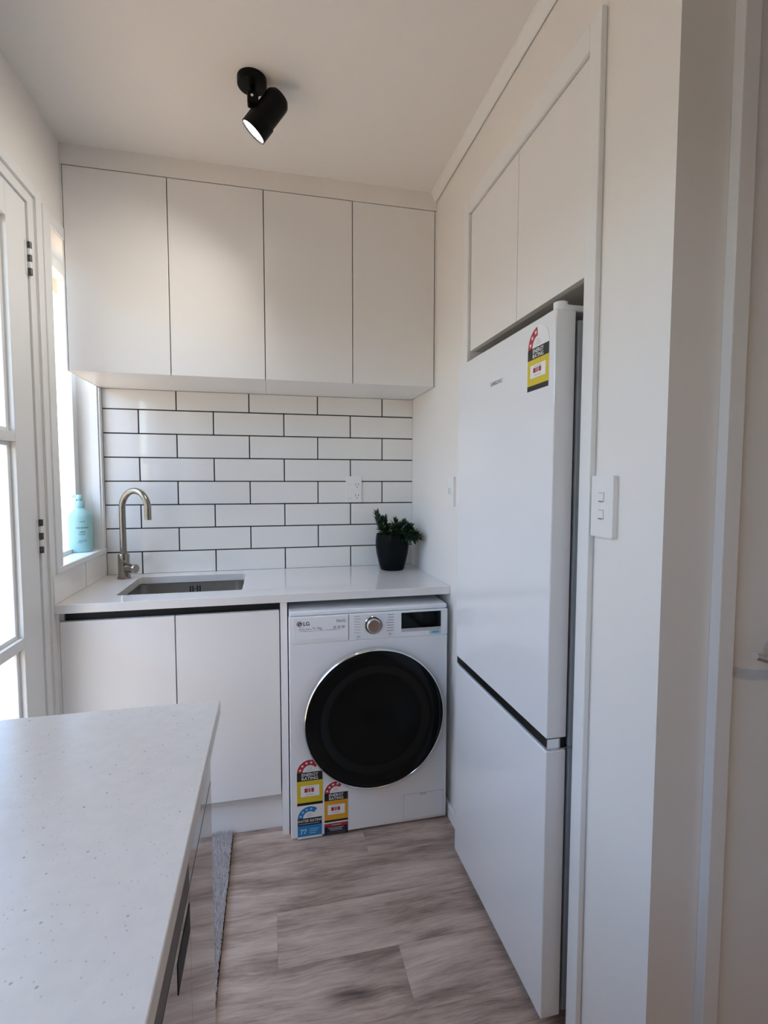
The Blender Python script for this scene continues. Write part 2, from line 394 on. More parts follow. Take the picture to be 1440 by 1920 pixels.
put('jamb', B(-.11, .010, -1.4, -1.3725, 0, 2.1735), trimp, t)
put('head', B(-.11, .0045, -1.4, -.556, 2.1740, 2.205), trimp, t)
put('casing', B(.0101, .0135, -.5558, -.5158, 0, 2.238, bev=.0015), trimp, t)
put('casing', B(.0101, .0135, -1.44, -.5560, 2.2055, 2.238, bev=.0015), trimp, t)
put('stop', B(-.075, -.045, -1.372, -.594, 2.160, 2.1738), trimp, t)
put('threshold', B(-.11, .005, -1.372, -.594, 0, .006), trimp, t)

# ------------------------------------------------------------------ window, left
w = thing('window_1', (-.05, -.247, 1.017), 'narrow white window in the left wall beside the sink', 'window', kind='structure')
put('casing', B(.0101, .018, -.5155, -.464, 1.0368, 2.212, bev=.002), trimp, w)
put('casing', B(.0101, .018, -.4638, -.3485, 2.172, 2.212, bev=.002), trimp, w)
put('casing', B(.0101, .0180, -.030, -.0005, 1.0368, 1.7195, bev=.001), trimp, w)
put('sill', B(-.109, .0098, -.4635, -.0305, 1.017, 1.0362), trimp, w)
put('sill_nose', B(.0101, .021, -.5155, -.0010, 1.0168, 1.0365, bev=.0015), trimp, w)
put('reveal_liner', B(-.020, .010, -.036, -.0302, 1.036, 2.172, bev=.001), trimp, w)
sx0, sx1 = -.108, -.068
sa = put('sash', B(sx0, sx1, -.078, -.0305, 1.0365, 2.1715, bev=.0015), trimp, w)
put('stile', B(sx0, sx1, -.4635, -.420, 1.0365, 2.1715, bev=.0015), trimp, sa)
put('rail', B(sx0, sx1-.0003, -.420, -.078, 2.128, 2.1715, bev=.0015), trimp, sa)
put('rail', B(sx0, sx1-.0003, -.420, -.078, 1.0365, 1.052, bev=.0015), trimp, sa)
put('pane', B(-.090, -.086, -.421, -.077, 1.051, 2.129), glassm, sa)

w2 = thing('added_window', (-.05, -2.45, 1.05), 'white window added unseen left of the camera to light the peninsula and right wall', 'window', kind='structure')  # unseen window, added to light the peninsula, right wall and fridge
for a, b, c, e in ((-2.95, -2.90, 1.05, 2.10), (-2.00, -1.95, 1.05, 2.10), (-2.90, -2.00, 2.05, 2.10), (-2.90, -2.00, 1.05, 1.10), (-2.47, -2.43, 1.10, 2.05)):
    put('frame', B(-.09, -.04, a+.0005, b-.0005, c+.0005, e-.0005), trimp, w2)
for a, b in ((-2.90, -2.47), (-2.43, -2.00)): put('pane', B(-.068, -.064, a, b, 1.10, 2.05), glassm, w2)

# ------------------------------------------------------------------ outside
struct('ground_outside', B(-14, -.115, -14, 12, -.5, -.35), groundm, 'sunlit paving outside the glazed door', 'ground')
fence = G()  # palings added to block the horizon sky and reflect warm light
for i in range(52): fence.box(-3.05, -3.03, -7+i*.25+.003, -7+(i+1)*.25-.003, -.35, 2.25)
fence.box(-3.10, -3.05, -7, 6, .1, .2).box(-3.10, -3.05, -7, 6, 1.9, 2.0)
struct('sky_block_fence', fence, mat('added_fence_cream', (0.60, 0.53, 0.43), .8, noise=(8, .05, 0)), 'cream paling fence added outside to block low sky and bounce warm light', 'fence')
sf = struct('soffit', B(-.42, -.112, -6, 9, 2.36, 2.44), soffitm, 'cream boarded eave outside the window', 'eave')
for i in range(2): put('board', B(-.115-(i+1)*.150+.002, -.115-i*.150-.002, -6, 9, 2.345, 2.36), soffitm, sf)

# ------------------------------------------------------------------ right-hand door
d2 = thing('door_2', (1.94, YC, 0), 'plain pale door with bent metal lever at right edge', 'door', kind='structure')
put('leaf', B(1.548, 2.336, YC-.003, YC+.037, .008, 2.295, bev=.001), doorp, d2)
hd = put('rose', G().cyl((1.655, YC-.003, 1.005), (1.655, YC-.012, 1.005), .026, 28), chrome, d2, smooth=True)
pts = [(1.655, YC-.011, 1.005), (1.655, YC-.045, 1.005), (1.648, YC-.056, 1.004), (1.63, YC-.060, 1.003), (1.60, YC-.060, 1.006), (1.565, YC-.059, 1.013), (1.543, YC-.058, 1.020)]
put('lever', G().tube(pts, [.009, .009, .009, .0085, .008, .0075, .007]), chrome, hd, label='bent chrome lever handle', smooth=True)
t = thing('trim_5', (1.52, YC, 0), 'pale architrave up the side of the right-hand door', 'architrave', kind='structure')
put('side_board', B(1.504, 1.5395, YC-.021, YC, 0, 2.34, bev=.002), trimp, t)
put('jamb', B(1.5425, 1.5465, YC+.0, YC+.10, 0, 2.30), trimp, t)

# ------------------------------------------------------------------ wall cabinets
XL, XR, UZ0, UZ1, UY = 0.0157, 1.3881, 1.7212, 2.4303, -.3476
DWD = (XR-XL)/4
def wall_cab(i0, label):
    x0 = XL+i0*DWD; x1 = x0+2*DWD
    c = thing('wall_cabinet', ((x0+x1)/2, -.17, UZ0), label, 'cabinet', 'wall cabinets over the sink')
    put('body', B(x0+.0005, x1-.0005, -.3285, -.001, UZ0+.0005, UZ1), cabw, c)
    put('door_gap', B(x0+.001, x1-.001, -.3295, -.3286, UZ0+.008, UZ1+.0015), black, c)
    if i0 == 2: put('filler', B(XR+.0022, W-.0006, -.3470, -.02, UZ0, UZ1), cabw, c)
    for k in range(2):
        put('door', B(x0+k*DWD+.0016, x0+(k+1)*DWD-.0016, UY, -.3296, UZ0, UZ1, bev=.0012), cabw, c)
    return c
wc = wall_cab(0, 'white handleless two-door wall cabinet next to the window')
wall_cab(2, 'white handleless two-door wall cabinet next to the right wall')
put('end_panel', B(.0106, .0150, -.3476, -.001, UZ0, 2.433), cabw, wc)

# ------------------------------------------------------------------ base cabinet, worktop, sink, tap
HB = .9173; BB = .8868; BY = -.5458
c = thing('sink_cabinet', (.39, -.27, 0), 'white handleless two-door cabinet under the sink', 'cabinet')
g = G(); g.box(.0125, .030, -.510, -.02, .001, .885); g.box(.030, .7395, -.06, -.02, .10, .885); g.box(.030, .7395, -.510, -.06, .13, .148)
put('body', g, cabin, c)
put('finger_recess', B(.030, .7435, -.500, -.487, .845, .8862), black, c, label='black finger-pull recess')
for a, b in ((.0225, .3815), (.3850, .7400)):
    put('door', B(a, b, -.5300, -.5115, .1575, .8555, bev=.0012), cabw, c)
put('door_gap', B(.0215, .7415, -.5112, -.5108, .16, .85), black, c)
put('kickboard', B(.0125, .7435, -.4846, -.470, .001, .155), cabw, c)
put('side_panel', B(.7437, .7685, -.5365, -.02, .0005, .8865, bev=.0008), cabw, c)
put('filler', B(.0125, .0215, -.5300, -.511, .001, .8865, bev=.0008), cabw, c)

SX0, SX1, SY0, SY1 = .1680, .6050, -.4330, -.0850
def rrect(x0, x1, y0, y1, r, n=6):
    out = []
    for cx, cy, a0 in ((x1-r, y1-r, 0), (x0+r, y1-r, 90), (x0+r, y0+r, 180), (x1-r, y0+r, 270)):
        for i in range(n+1):
            a = math.radians(a0+90*i/n); out.append((cx+r*math.cos(a), cy+r*math.sin(a)))
    return out
def slab_with_hole(x0, x1, y0, y1, z0, z1, hole, bev):
    b = bmesh.new()
    def ring(z, pts): return [b.verts.new((p[0], p[1], z)) for p in pts]
    ox = [(x1, y1), (x0, y1), (x0, y0), (x1, y0)]
    n = len(hole); q = n//4
    for z, flip in ((z1, False), (z0, True)):
        o = ring(z, ox); h = ring(z, hole)
        for k in range(4):
            seg = [h[(k*q+i) % n] for i in range(q)]
            f = [o[k]] + seg[::-1]
            b.faces.new(f if flip else f[::-1])
            f2 = [o[k], o[(k+1) % 4], h[((k+1)*q) % n], h[(k*q+q-1) % n]]
            b.faces.new(f2 if not flip else f2[::-1])
        if flip: lo = (o, h)
        else: hi = (o, h)
    for a, c_ in ((lo[0], hi[0]), (lo[1], hi[1])):
        for i in range(len(a)): b.faces.new([a[i], a[(i+1) % len(a)], c_[(i+1) % len(a)], c_[i]])
    bmesh.ops.recalc_face_normals(b, faces=list(b.faces))
    if bev:
        es = [e for e in b.edges if len(e.link_faces) == 2 and e.calc_face_angle(0) > .8]
        bmesh.ops.bevel(b, geom=es, offset=bev, segments=2, affect='EDGES', profile=.5)
    return b
hole = rrect(SX0, SX1, SY0, SY1, .012)
g = G(); g.merge(slab_with_hole(.0106, W-.0008, BY, -.0005, BB, HB, hole, .0015))
put('worktop', g, stonem, None, 'polished white stone worktop over sink cabinet and washing machine', 'worktop')

sk = thing('sink', (.386, -.26, .70), 'undermount stainless steel sink set into the white worktop', 'sink')
g = G(); levels = [(.8862, .012, .022), (.8862, -.003, .045), (.74, -.006, .045), (.722, -.016, .04), (.718, -.04, .03)]
rings = []
for z, o, r in levels:
    rings.append([g.bm.verts.new((p[0], p[1], z)) for p in rrect(SX0-o, SX1+o, SY0-o, SY1+o, r, 8)])
for a, b in zip(rings, rings[1:]):
    for i in range(len(a)): g.bm.faces.new([a[i], a[(i+1) % len(a)], b[(i+1) % len(a)], b[i]])
g.bm.faces.new(rings[-1])
put('bowl', g, steel, sk, smooth=True)
put('drain', G().lathe((.386, -.26, .7185), (0, 0, 1), [(0, .001), (.03, .001), (.042, .003), (.045, .0005)], 32), chrome, sk, smooth=True)
for i, (a, b) in enumerate(((.367, .373), (.3775, .3835), (.396, .402), (.4065, .4125))):
    put('overflow_slot', B(a, b, -.0905, -.0875, .845, .8715, bev=.0012), black, sk)
put('overflow_screw', B(.386, .3935, -.0903, -.0875, .857, .8605), black, sk)

tp = thing('tap', (.1085, -.1, HB), 'brushed nickel gooseneck mixer tap behind the sink', 'tap')
TX, TY = .1105, -.098
put('flange', G().lathe((TX, TY, HB), (0, 0, 1), [(0, 0), (.0265, 0), (.0265, .004), (.024, .010), (0, .010)], 32), brushed, tp, smooth=True)
put('body', G().lathe((TX, TY, HB+.010), (0, 0, 1), [(0, 0), (.0222, 0), (.0222, .090), (.0205, .0945), (0, .0945)], 32), brushed, tp, smooth=True)
dx, dy = .116, -.075; R_ = math.hypot(dx, dy)/2; ux, uy = dx/(2*R_), dy/(2*R_)
pts = [(TX, TY, HB+.10), (TX, TY, 1.06), (TX, TY, 1.13), (TX, TY, 1.19)]; zc_ = 1.2135
for i in range(0, 25):
    a = math.pi*(1-i/24*1.02)
    pts.append((TX+ux*R_*(1+math.cos(a)), TY+uy*R_*(1+math.cos(a)), zc_+R_*1.05*math.sin(a)))
e = Vector(pts[-1]); pts.append((e.x, e.y, 1.168))
put('spout', G().tube(pts, .0128, 18), brushed, tp, smooth=True)
hv = Vector((.86, -.5, 0)).normalized(); h0 = Vector((TX, TY, .961)) + hv*.012
hk = put('handle', G().lathe(h0, hv, [(0, 0), (.0175, 0), (.0175, .034), (.0185, .036), (.0185, .050), (.017, .052), (0, .052)], 28), brushed, tp, smooth=True)
l0 = Vector((TX, TY, .972)) + hv*.044
put('lever', G().tube([l0, l0+Vector((-.018, -.022, .018)), l0+Vector((-.034, -.030, .030))], [.0045, .004, .0038], 10), brushed, hk, smooth=True)

# ------------------------------------------------------------------ power outlet and switches
def plate(name, O, R, U, w_, h_, label, cat):
    N_ = Vector(R).cross(Vector(U)); c = Vector(O)+Vector(R)*w_/2+Vector(U)*h_/2
    return thing(name, c, label, cat)
def pr(name, poly, O, R, U, a, b, m, parent): return put(name, G().prism(poly, O, R, U, a, b), m, parent)
def rect(a0, a1, b0, b1): return [(a0, b0), (a1, b0), (a1, b1), (a0, b1)]
XR_, ZU_ = (1, 0, 0), (0, 0, 1)
O = (1.0662, 0, 1.2258)
t = plate('power_outlet', O, XR_, ZU_, .0745, .1238, 'white double power outlet on the tiled splashback', 'power outlet')
f_ = pr('face_plate', rrect(0, .0745, 0, .1238, .004, 3), O, XR_, ZU_, 0, .009, plastw, t)
for zb in (.086, .034):
    for aa, bb, sl in ((.046, .0, .32), (.060, .0, -.32)):
        s_ = math.sin(sl)*.0042; 
        pr('pin_slot', [(aa-.0011-s_, zb-.0042), (aa+.0011-s_, zb-.0042), (aa+.0011+s_, zb+.0042), (aa-.0011+s_, zb+.0042)], O, XR_, ZU_, .0085, .0094, black, t)
    pr('pin_slot', rect(.0519, .0541, zb-.017, zb-.009), O, XR_, ZU_, .0085, .0094, black, t)
for zb in (.094, .026):
    rk = pr('rocker', rect(.010, .024, zb-.006, zb+.006), O, XR_, ZU_, .0085, .0125, plastw, t)
    pr('rocker_line', rect(.010, .026, zb-.0074, zb-.0062), O, XR_, ZU_, .0086, .0093, pale_print, t)
YR_ = (0, -1, 0)
O = (W, -.534, 1.2308)
t = plate('light_switch', O, YR_, ZU_, .083, .115, 'white single light switch on right wall beside the worktop', 'light switch')
pr('face_plate', rrect(0, .0600, 0, .115, .003, 3), O, YR_, ZU_, 0, .010, plastw, t)
rk = pr('rocker', rect(.012, .030, .042, .072), O, YR_, ZU_, .0098, .0128, plastw, t)
pr('rocker_line', rect(.016, .020, .046, .070), O, YR_, ZU_, .0127, .0131, grey_print, rk)
O = (W, -1.4240, 1.2108)
t = plate('light_switch', O, YR_, ZU_, .082, .128, 'white double light switch beside the fridge architrave', 'light switch')
pr('face_plate', rrect(0, .0695, 0, .128, .003, 3), O, YR_, ZU_, 0, .011, plastw, t)
for zb in (.082, .046):
    rk = pr('rocker', rect(.026, .042, zb-.009, zb+.012), O, YR_, ZU_, .0108, .0138, plastw, t)
    pr('rocker_line', rect(.028, .041, zb-.0085, zb-.006), O, YR_, ZU_, .0137, .0141, grey_print, rk)
    pr('rocker_line', rect(.028, .040, zb+.0095, zb+.0112), O, YR_, ZU_, .0137, .0141, pale_print, rk)

# ------------------------------------------------------------------ stickers
def star(cx, cy, r, rot=0.0):
    out = []
    for i in range(10):
        a = math.pi/2+rot+i*math.pi/5; q = r if i % 2 == 0 else r*.42
        out.append((cx+q*math.cos(a), cy+q*math.sin(a)))
    return out
def arc_mesh(cx, cy, r0_, r1_, a0, a1, O, R, U, h, n=28):
    g = G(); O = Vector(O); R = Vector(R); U = Vector(U); N_ = R.cross(U)
    vs = []
    for i in range(n+1):
        a = math.radians(a0+(a1-a0)*i/n)
        for q in (r0_, r1_): vs.append(O+R*(cx+q*math.cos(a))+U*(cy+q*math.sin(a))+N_*h)
    return g.raw(vs, [(2*i, 2*i+1, 2*i+3, 2*i+2) for i in range(n)])
def flat(poly, O, R, U, h):
    O = Vector(O); R = Vector(R); U = Vector(U); N_ = R.cross(U)
    return G().raw([O+R*a+U*b+N_*h for a, b in poly], [tuple(range(len(poly)))])
def energy_label(parent, name, O, R, U, w_, strip, body, band, a_end, nst, bodymat, label, arcmat=None, scol=None, words=('ENERGY', 'RATING'), number=None):
    """O is the lower left corner; strip/body/band are heights; a half-round dial of stars on top"""
    arcmat = arcmat or red_print
    y1 = strip; y2 = y1+body; y3 = y2+band; r1_ = w_/2
    back = rect(-.001, w_+.001, -.001, y3)[:3] + [(w_+.001, y3)] + [(r1_+(r1_+.001)*math.cos(math.radians(a)), y3+(r1_+.001)*math.sin(math.radians(a))) for a in range(6, 180, 6)] + [(-.001, y3)]
    lb = put(name, G().prism(back, O, R, U, .0001, .0007), white_print, parent, label=label)
    put('dial_arc', arc_mesh(r1_, y3, r1_*.55, r1_*.985, 180, a_end, O, R, U, .0009), arcmat, lb)
    for i in range(nst):
        a = math.radians(165-28*i); put('star', flat(star(r1_+r1_*.77*math.cos(a), y3+r1_*.77*math.sin(a), r1_*.13), O, R, U, .0011), scol or white_print, lb)
    for i in range(3): put('small_print', flat(rect(r1_-.014+.003*i, r1_+.012-.002*i, y3+.006+.005*i, y3+.0075+.005*i), O, R, U, .0009), pale_print, lb)
    put('title_band', flat(rect(0, w_, y2, y3), O, R, U, .0009), black_print, lb)
    if len(words) == 2:
        put('lettering', text_mesh(words[0], band*.50, Vector(O)+Vector(R)*(w_*.5)+Vector(U)*(y2+band*.54), R, U, .0011, 'CENTER', 1.0, .0002), white_print, lb)
        put('lettering', text_mesh(words[1], band*.50, Vector(O)+Vector(R)*(w_*.5)+Vector(U)*(y2+band*.10), R, U, .0011, 'CENTER', 1.02, .0002), white_print, lb)
    else:
        put('lettering', text_mesh(words[0], band*.52, Vector(O)+Vector(R)*(w_*.5)+Vector(U)*(y2+band*.45), R, U, .0011, 'CENTER', .88, .0001), white_print, lb)
        put('small_print', flat(rect(w_*.04, w_*.9, y2+band*.20, y2+band*.27), O, R, U, .0011), pale_print, lb)
    put('colour_field', flat(rect(0, w_, y1, y2), O, R, U, .0009), bodymat, lb)
    if number is None:
        put('number_panel', flat(rect(w_*.14, w_*.87, y1+body*.28, y1+body*.78), O, R, U, .0011), white_print, lb)
        for (a, b) in ((.29, .40), (.415, .435), (.455, .50), (.52, .54), (.56, .66)):
            put('printed_digit', flat(rect(w_*a, w_*b, y1+body*.47, y1+body*.66), O, R, U, .0013), red_print, lb)
        put('small_print', flat(rect(w_*.33, w_*.66, y1+body*.70, y1+body*.73), O, R, U, .0013), pale_print, lb)
        put('small_print', flat(rect(w_*.33, w_*.66, y1+body*.36, y1+body*.39), O, R, U, .0013), pale_print, lb)
    if strip > 0: put('foot_strip', flat(rect(0, w_, 0, y1), O, R, U, .0009), black_print, lb)
    return lb

# ------------------------------------------------------------------ washing machine
WX0, WX1, WY, WZ0, WZ1 = .7725, 1.3725, -.5794, .006, .8581
wm = thing('washing_machine', (1.0725, -.30, 0), 'white front-loading washing machine with a big black round door', 'washing machine')
put('body', B(WX0, WX1, WY+.0005, -.035, .010, WZ1-.0185, bev=.012, seg=3), appl, wm)
put('lid', B(WX0+.001, WX1-.001, WY+.004, -.03, WZ1-.018, WZ1, bev=.006, seg=3), appl, wm)
put('front_panel', B(WX0+.0005, WX1-.0005, WY-.0005, WY+.006, WZ0+.006, .7385, bev=.0025), appl, wm)
fp = put('control_panel', B(WX0+.0005, WX1-.0005, WY-.0035, WY+.006, .7405, WZ1-.0185, bev=.003), appl, wm)
YF = WY-.0036; YP = WY-.0006
for x in (WX0+.05, WX1-.05):
    for yy in (WY+.06, -.09): put('foot', G().cyl((x, yy, 0), (x, yy, .012), .020, 16), blackpl, wm, smooth=True)
# detergent drawer
dr = put('detergent_drawer', B(.787, .9865, YF-.0016, YF+.002, .7485, .8372, bev=.0012), appl, wm)
gy = YF-.0017
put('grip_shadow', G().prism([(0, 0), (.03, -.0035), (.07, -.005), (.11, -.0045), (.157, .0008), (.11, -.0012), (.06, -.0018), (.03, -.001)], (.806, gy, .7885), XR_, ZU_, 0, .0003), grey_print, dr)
put('grip', G().prism([(0, 0), (.157, 0), (.160, -.006), (.150, -.026), (.142, -.030), (.01, -.030), (0, -.024)], (.806, gy, .786), XR_, ZU_, 0, .0012), appl, dr)
put('drawer_seam', B(.9875, .9893, YF-.0004, YF+.001, .7445, .8395), grey_print, wm)
# brand marks
lg = put('brand_disc', G().cyl((.8095, gy, .8145), (.8095, gy-.0004, .8145), .0098, 32), logo_red, dr)
OF = Vector((.8095, gy-.0005, .8145))
put('disc_line', arc_mesh(0, 0, .0066, .0078, 40, 350, OF, XR_, ZU_, 0), white_print, lg)
put('disc_line', flat(rect(-.0012, .0, -.0035, .004), OF, XR_, ZU_, .0001), white_print, lg)
put('disc_line', flat(rect(0, .0072, -.0006, .0006), OF, XR_, ZU_, .0001), white_print, lg)
put('disc_line', flat(rect(-.0012, .003, -.0035, -.0025), OF, XR_, ZU_, .0001), white_print, lg)
put('disc_line', flat(star(-.0042, .0035, .0013), OF, XR_, ZU_, .0001), white_print, lg)
put('lettering', text_mesh('LG', .0192, (.8225, gy, .8080), XR_, ZU_, .0005, 'LEFT', 1.0, .0004), black_print, dr)
put('lettering', text_mesh('ThinQ', .0135, (.9410, gy, .8145), XR_, ZU_, .0005, 'LEFT', 1.0, .0001), grey_print, dr)
put('lettering', text_mesh('Direct Drive', .0085, (.8080, gy, .7920), XR_, ZU_, .0005, 'LEFT', .98, .0001), grey_print, dr)
put('lettering', text_mesh('9 / 5kg', .0125, (.8575, gy, .7915), XR_, ZU_, .0005, 'LEFT', .95, .0002), grey_print, dr)
put('small_print', flat(rect(.8085-.8, .826-.8, .8015, .8035), (.8, gy, 0), XR_, ZU_, .0005), pale_print, dr)
for i in range(3):
    x = .932+i*.0155
    put('care_icon', flat([(x-.8, .791), (x+.009-.8, .791), (x+.011-.8, .800), (x+.004-.8, .8015), (x-.001-.8, .799)], (.8, gy, 0), XR_, ZU_, .0005), pale_print, dr)
# dial
DC = (1.0798, YF, .7948)
put('dial_ring', G().lathe(DC, (0, -1, 0), [(.0325, 0), (.0345, .001), (.0338, .004), (.0315, .005), (.0305, .003), (.0300, 0)], 48), chrome, wm, smooth=True)
dl = put('dial', G().lathe(DC, (0, -1, 0), [(.0300, .001), (.0285, .003), (.0270, .003), (.0245, .018), (.0230, .0195), (0, .0200)], 48), chrome, wm, label='silver programme dial', smooth=True)
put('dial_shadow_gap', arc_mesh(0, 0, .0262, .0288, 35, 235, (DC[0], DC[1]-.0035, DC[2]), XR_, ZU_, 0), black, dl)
def lines(xs, y0, w_, n, m=grey_print, step=.0100):
    for i in range(n):
        ww = w_*(.75+.35*rnd.random())
        a = xs if xs < 1.05 else xs-ww
        put('programme_line', flat(rect(a-1, a+ww-1, y0-i*step-.0011, y0-i*step+.0011), (1, YF, 0), XR_, ZU_, .0003), m, fp)
lines(1.0085, .8300, .026, 7, pale_print); lines(1.1590, .8300, .030, 7, grey_print)
for cx, cz in ((1.0245, .7545), (1.1455, .7575)):
    bt = put('button', G().lathe((cx, YF, cz), (0, -1, 0), [(.0088, 0), (.0092, .0008), (.0080, .0012), (0, .0012)], 28), appl, wm, smooth=True)
    put('button_ring', arc_mesh(0, 0, .0086, .0094, 0, 360, (cx, YF-.0013, cz), XR_, ZU_, 0), pale_print, bt)
    put('button_icon', flat(rect(-.003, .003, -.0022, .0022), (cx, YF-.0013, cz), XR_, ZU_, .0001), grey_print, bt)
put('display', B(1.1880, 1.3440, YF-.0012, YF+.001, .7725, .8335, bev=.0006), blackglass, wm)
put('display_caption', flat(rect(.1885, .3440, .7600, .7712), (1, YF, 0), XR_, ZU_, .0003), pale_print, wm)
put('film_sticker', flat(rect(.2990, .3450, .7450, .7595), (1, YF, 0), XR_, ZU_, .0004), paleblue, wm)
for zz in (.7548, .7510): put('small_print', flat(rect(.309, .336, zz-.0010, zz+.0010), (1, YF, 0), XR_, ZU_, .0006), blue_print, wm)
# round door
DX, DZ = 1.0857, .4446
do = put('door', G().lathe((DX, YP, DZ), (0, -1, 0), [(.2585, 0), (.2585, .028), (.2560, .033), (.240, .036), (.212, .033), (.188, .027), (.172, .024), (.10, .0225), (0, .022)], 96), blackglass, wm, label='black glass porthole door', smooth=True)
put('door_ring', G().lathe((DX, YP, DZ), (0, -1, 0), [(.2660, 0), (.2670, .010), (.2665, .022), (.2640, .028), (.2605, .0305), (.2586, .029), (.2586, 0)], 96), chrome, do, label='bright rim around the door', smooth=True)
put('glass_sheen_ring', G().lathe((DX, YP, DZ), (0, -1, 0), [(.206, .0325), (.196, .0300), (.186, .0272), (.176, .0253)], 96), mat('dark_grey_sheen', (0.006, 0.007, 0.007), 0.24, noise=(30, .05, 0), spec=.3), do, smooth=True)  # added ring, lighter than the glass: imitates the grey crescent reflected in it
# filter flap
put('flap_seam', B(1.1996, 1.3614, YP-.0008, YP+.001, .0192, .1208), pale_print, wm)
ff = put('filter_flap', B(1.2010, 1.3600, YP-.0016, YP+.001, .0205, .1195, bev=.0012), appl, wm)
put('flap_latch', B(1.2670, 1.2890, YP-.0024, YP-.0010, .1120, .1190, bev=.0005), grey_print, ff)
put('flap_latch_face', B(1.2688, 1.2872, YP-.0030, YP-.0020, .1136, .1176), appl, ff)
# stickers
energy_label(wm, 'energy_sticker', (.7955, YP, .1345), XR_, ZU_, .0935, .0100, .0825, .0330, 38, 4, yellow_print, 'yellow energy rating sticker')
energy_label(wm, 'energy_sticker', (.8950, YP, .0560), XR_, ZU_, .0880, .0080, .0745, .0295, 55, 4, orange_print, 'orange energy rating sticker')
wr = energy_label(wm, 'water_sticker', (.7965, YP, .0085), XR_, ZU_, .0890, 0.0, .0485, .0280, 50, 4, blue_print, 'blue water rating sticker', arcmat=blue_print, scol=paleblue, words=('WATER RATING',), number='77')
put('lettering', text_mesh('77', .0250, (.8050, YP, .0255), XR_, ZU_, .0012, 'LEFT', 1.0, .0006), paleblue, wr)
for i in range(3): put('small_print', flat(rect(.840-.8, .874-.8-.006*i, .0405-.0075*i, .0425-.0075*i), (.8, YP, 0), XR_, ZU_, .0012), paleblue, wr)
put('foot_strip', flat(rect(-.0035, .0855, .0087, .0155), (.8, YP, 0), XR_, ZU_, .0012), white_print, wr)
iw = put('warning_sticker', G().prism(rect(.0945, .1830, .0075, .0500), (.8, YP, 0), XR_, ZU_, .0001, .0008), navy_print, wm, label='dark warning sticker with red band')
put('red_band', flat(rect(.0950, .1825, .0390, .0495), (.8, YP, 0), XR_, ZU_, .0010), red_print, iw)
put('small_print', flat(rect(.122, .157, .0425, .0450), (.8, YP, 0), XR_, ZU_, .0012), pale_print, iw)
for i, (a, b) in enumerate(((.108, .167), (.113, .160), (.116, .163))): put('small_print', flat(rect(a, b, .0325-.0050*i, .0345-.0050*i), (.8, YP, 0), XR_, ZU_, .0010), pale_print, iw)
for i in range(3): put('small_print', flat(rect(.103, .174, .0170-.0035*i, .0176-.0035*i), (.8, YP, 0), XR_, ZU_, .0010), grey_print, iw)

# ------------------------------------------------------------------ fridge
FX, FY0, FY1 = 1.3332, -1.3547, -.776
fr = thing('fridge', (1.70, -1.065, 0), 'white two-door fridge freezer set into the right wall', 'fridge')
put('body', B(1.3935, 2.0, FY0+.006, FY1-.004, .03, 1.690, bev=.004), fridg, fr)
put('gasket', B(1.3848, 1.3932, FY0+.016, FY1-.014, .04, 1.69), blackpl, fr)
ud = put('upper_door', B(FX, FX+.0515, FY0, FY1, .7267, 1.7085, bev=.0035, seg=3), fridw, fr)
ld = put('lower_door', B(FX, FX+.0515, FY0, FY1, .030, .6975, bev=.0035, seg=3), fridw, fr)
put('grip_strip', B(FX+.0025, FX+.050, FY0+.003, FY1-.003, .7035, .7264), blackpl, ud, label='black grip strip under the upper door')
put('grip_end_cap', B(FX+.002, FX+.036, FY0+.0005, FY0+.003, .7038, .7262), chrome, ud, label='silver end cap')
put('hinge_plate', B(FX+.012, 1.41, FY0+.002, FY0+.03, .6985, .7020, bev=.0008), chrome, ld)
put('hinge_cover', B(FX+.020, 1.46, FY0+.004, FY0+.075, 1.7060, 1.7210, bev=.003), appl, fr)
put('hinge_knuckle', G().cyl((FX+.024, FY0+.020, 1.7090), (FX+.024, FY0+.020, 1.7280), .0155, 24), appl, fr, smooth=True)
for yy in (FY0+.06, FY1-.06): put('foot', G().cyl((1.43, yy, 0), (1.43, yy, .031), .018, 14), blackpl, fr)
put('foot', G().cyl((1.95, -1.065, 0), (1.95, -1.065, .031), .018, 14), blackpl, fr)
OFR = (FX, -1.0235, 1.5985)
put('lettering', text_mesh('SAMSUNG', .0165, (FX, -1.0235, 1.5965), YR_, ZU_, .0004, 'LEFT', .98, .0003), grey_print, ud)
energy_label(ud, 'energy_sticker', (FX, -1.2360, 1.5440), YR_, ZU_, .0955, .0125, .0610, .0265, 96, 3, yellow_print, 'yellow energy rating sticker')

cf = thing('overhead_cupboard', (1.72, -1.04, 1.7744), 'white two-door cupboard built in above the fridge', 'cupboard')
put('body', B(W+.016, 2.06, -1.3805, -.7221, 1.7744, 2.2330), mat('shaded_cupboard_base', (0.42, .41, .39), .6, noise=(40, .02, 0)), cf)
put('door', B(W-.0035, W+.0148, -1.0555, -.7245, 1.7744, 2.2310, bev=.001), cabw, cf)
put('door', B(W-.0035, W+.0148, -1.3795, -1.0575, 1.7744, 2.2310, bev=.001), cabw, cf)

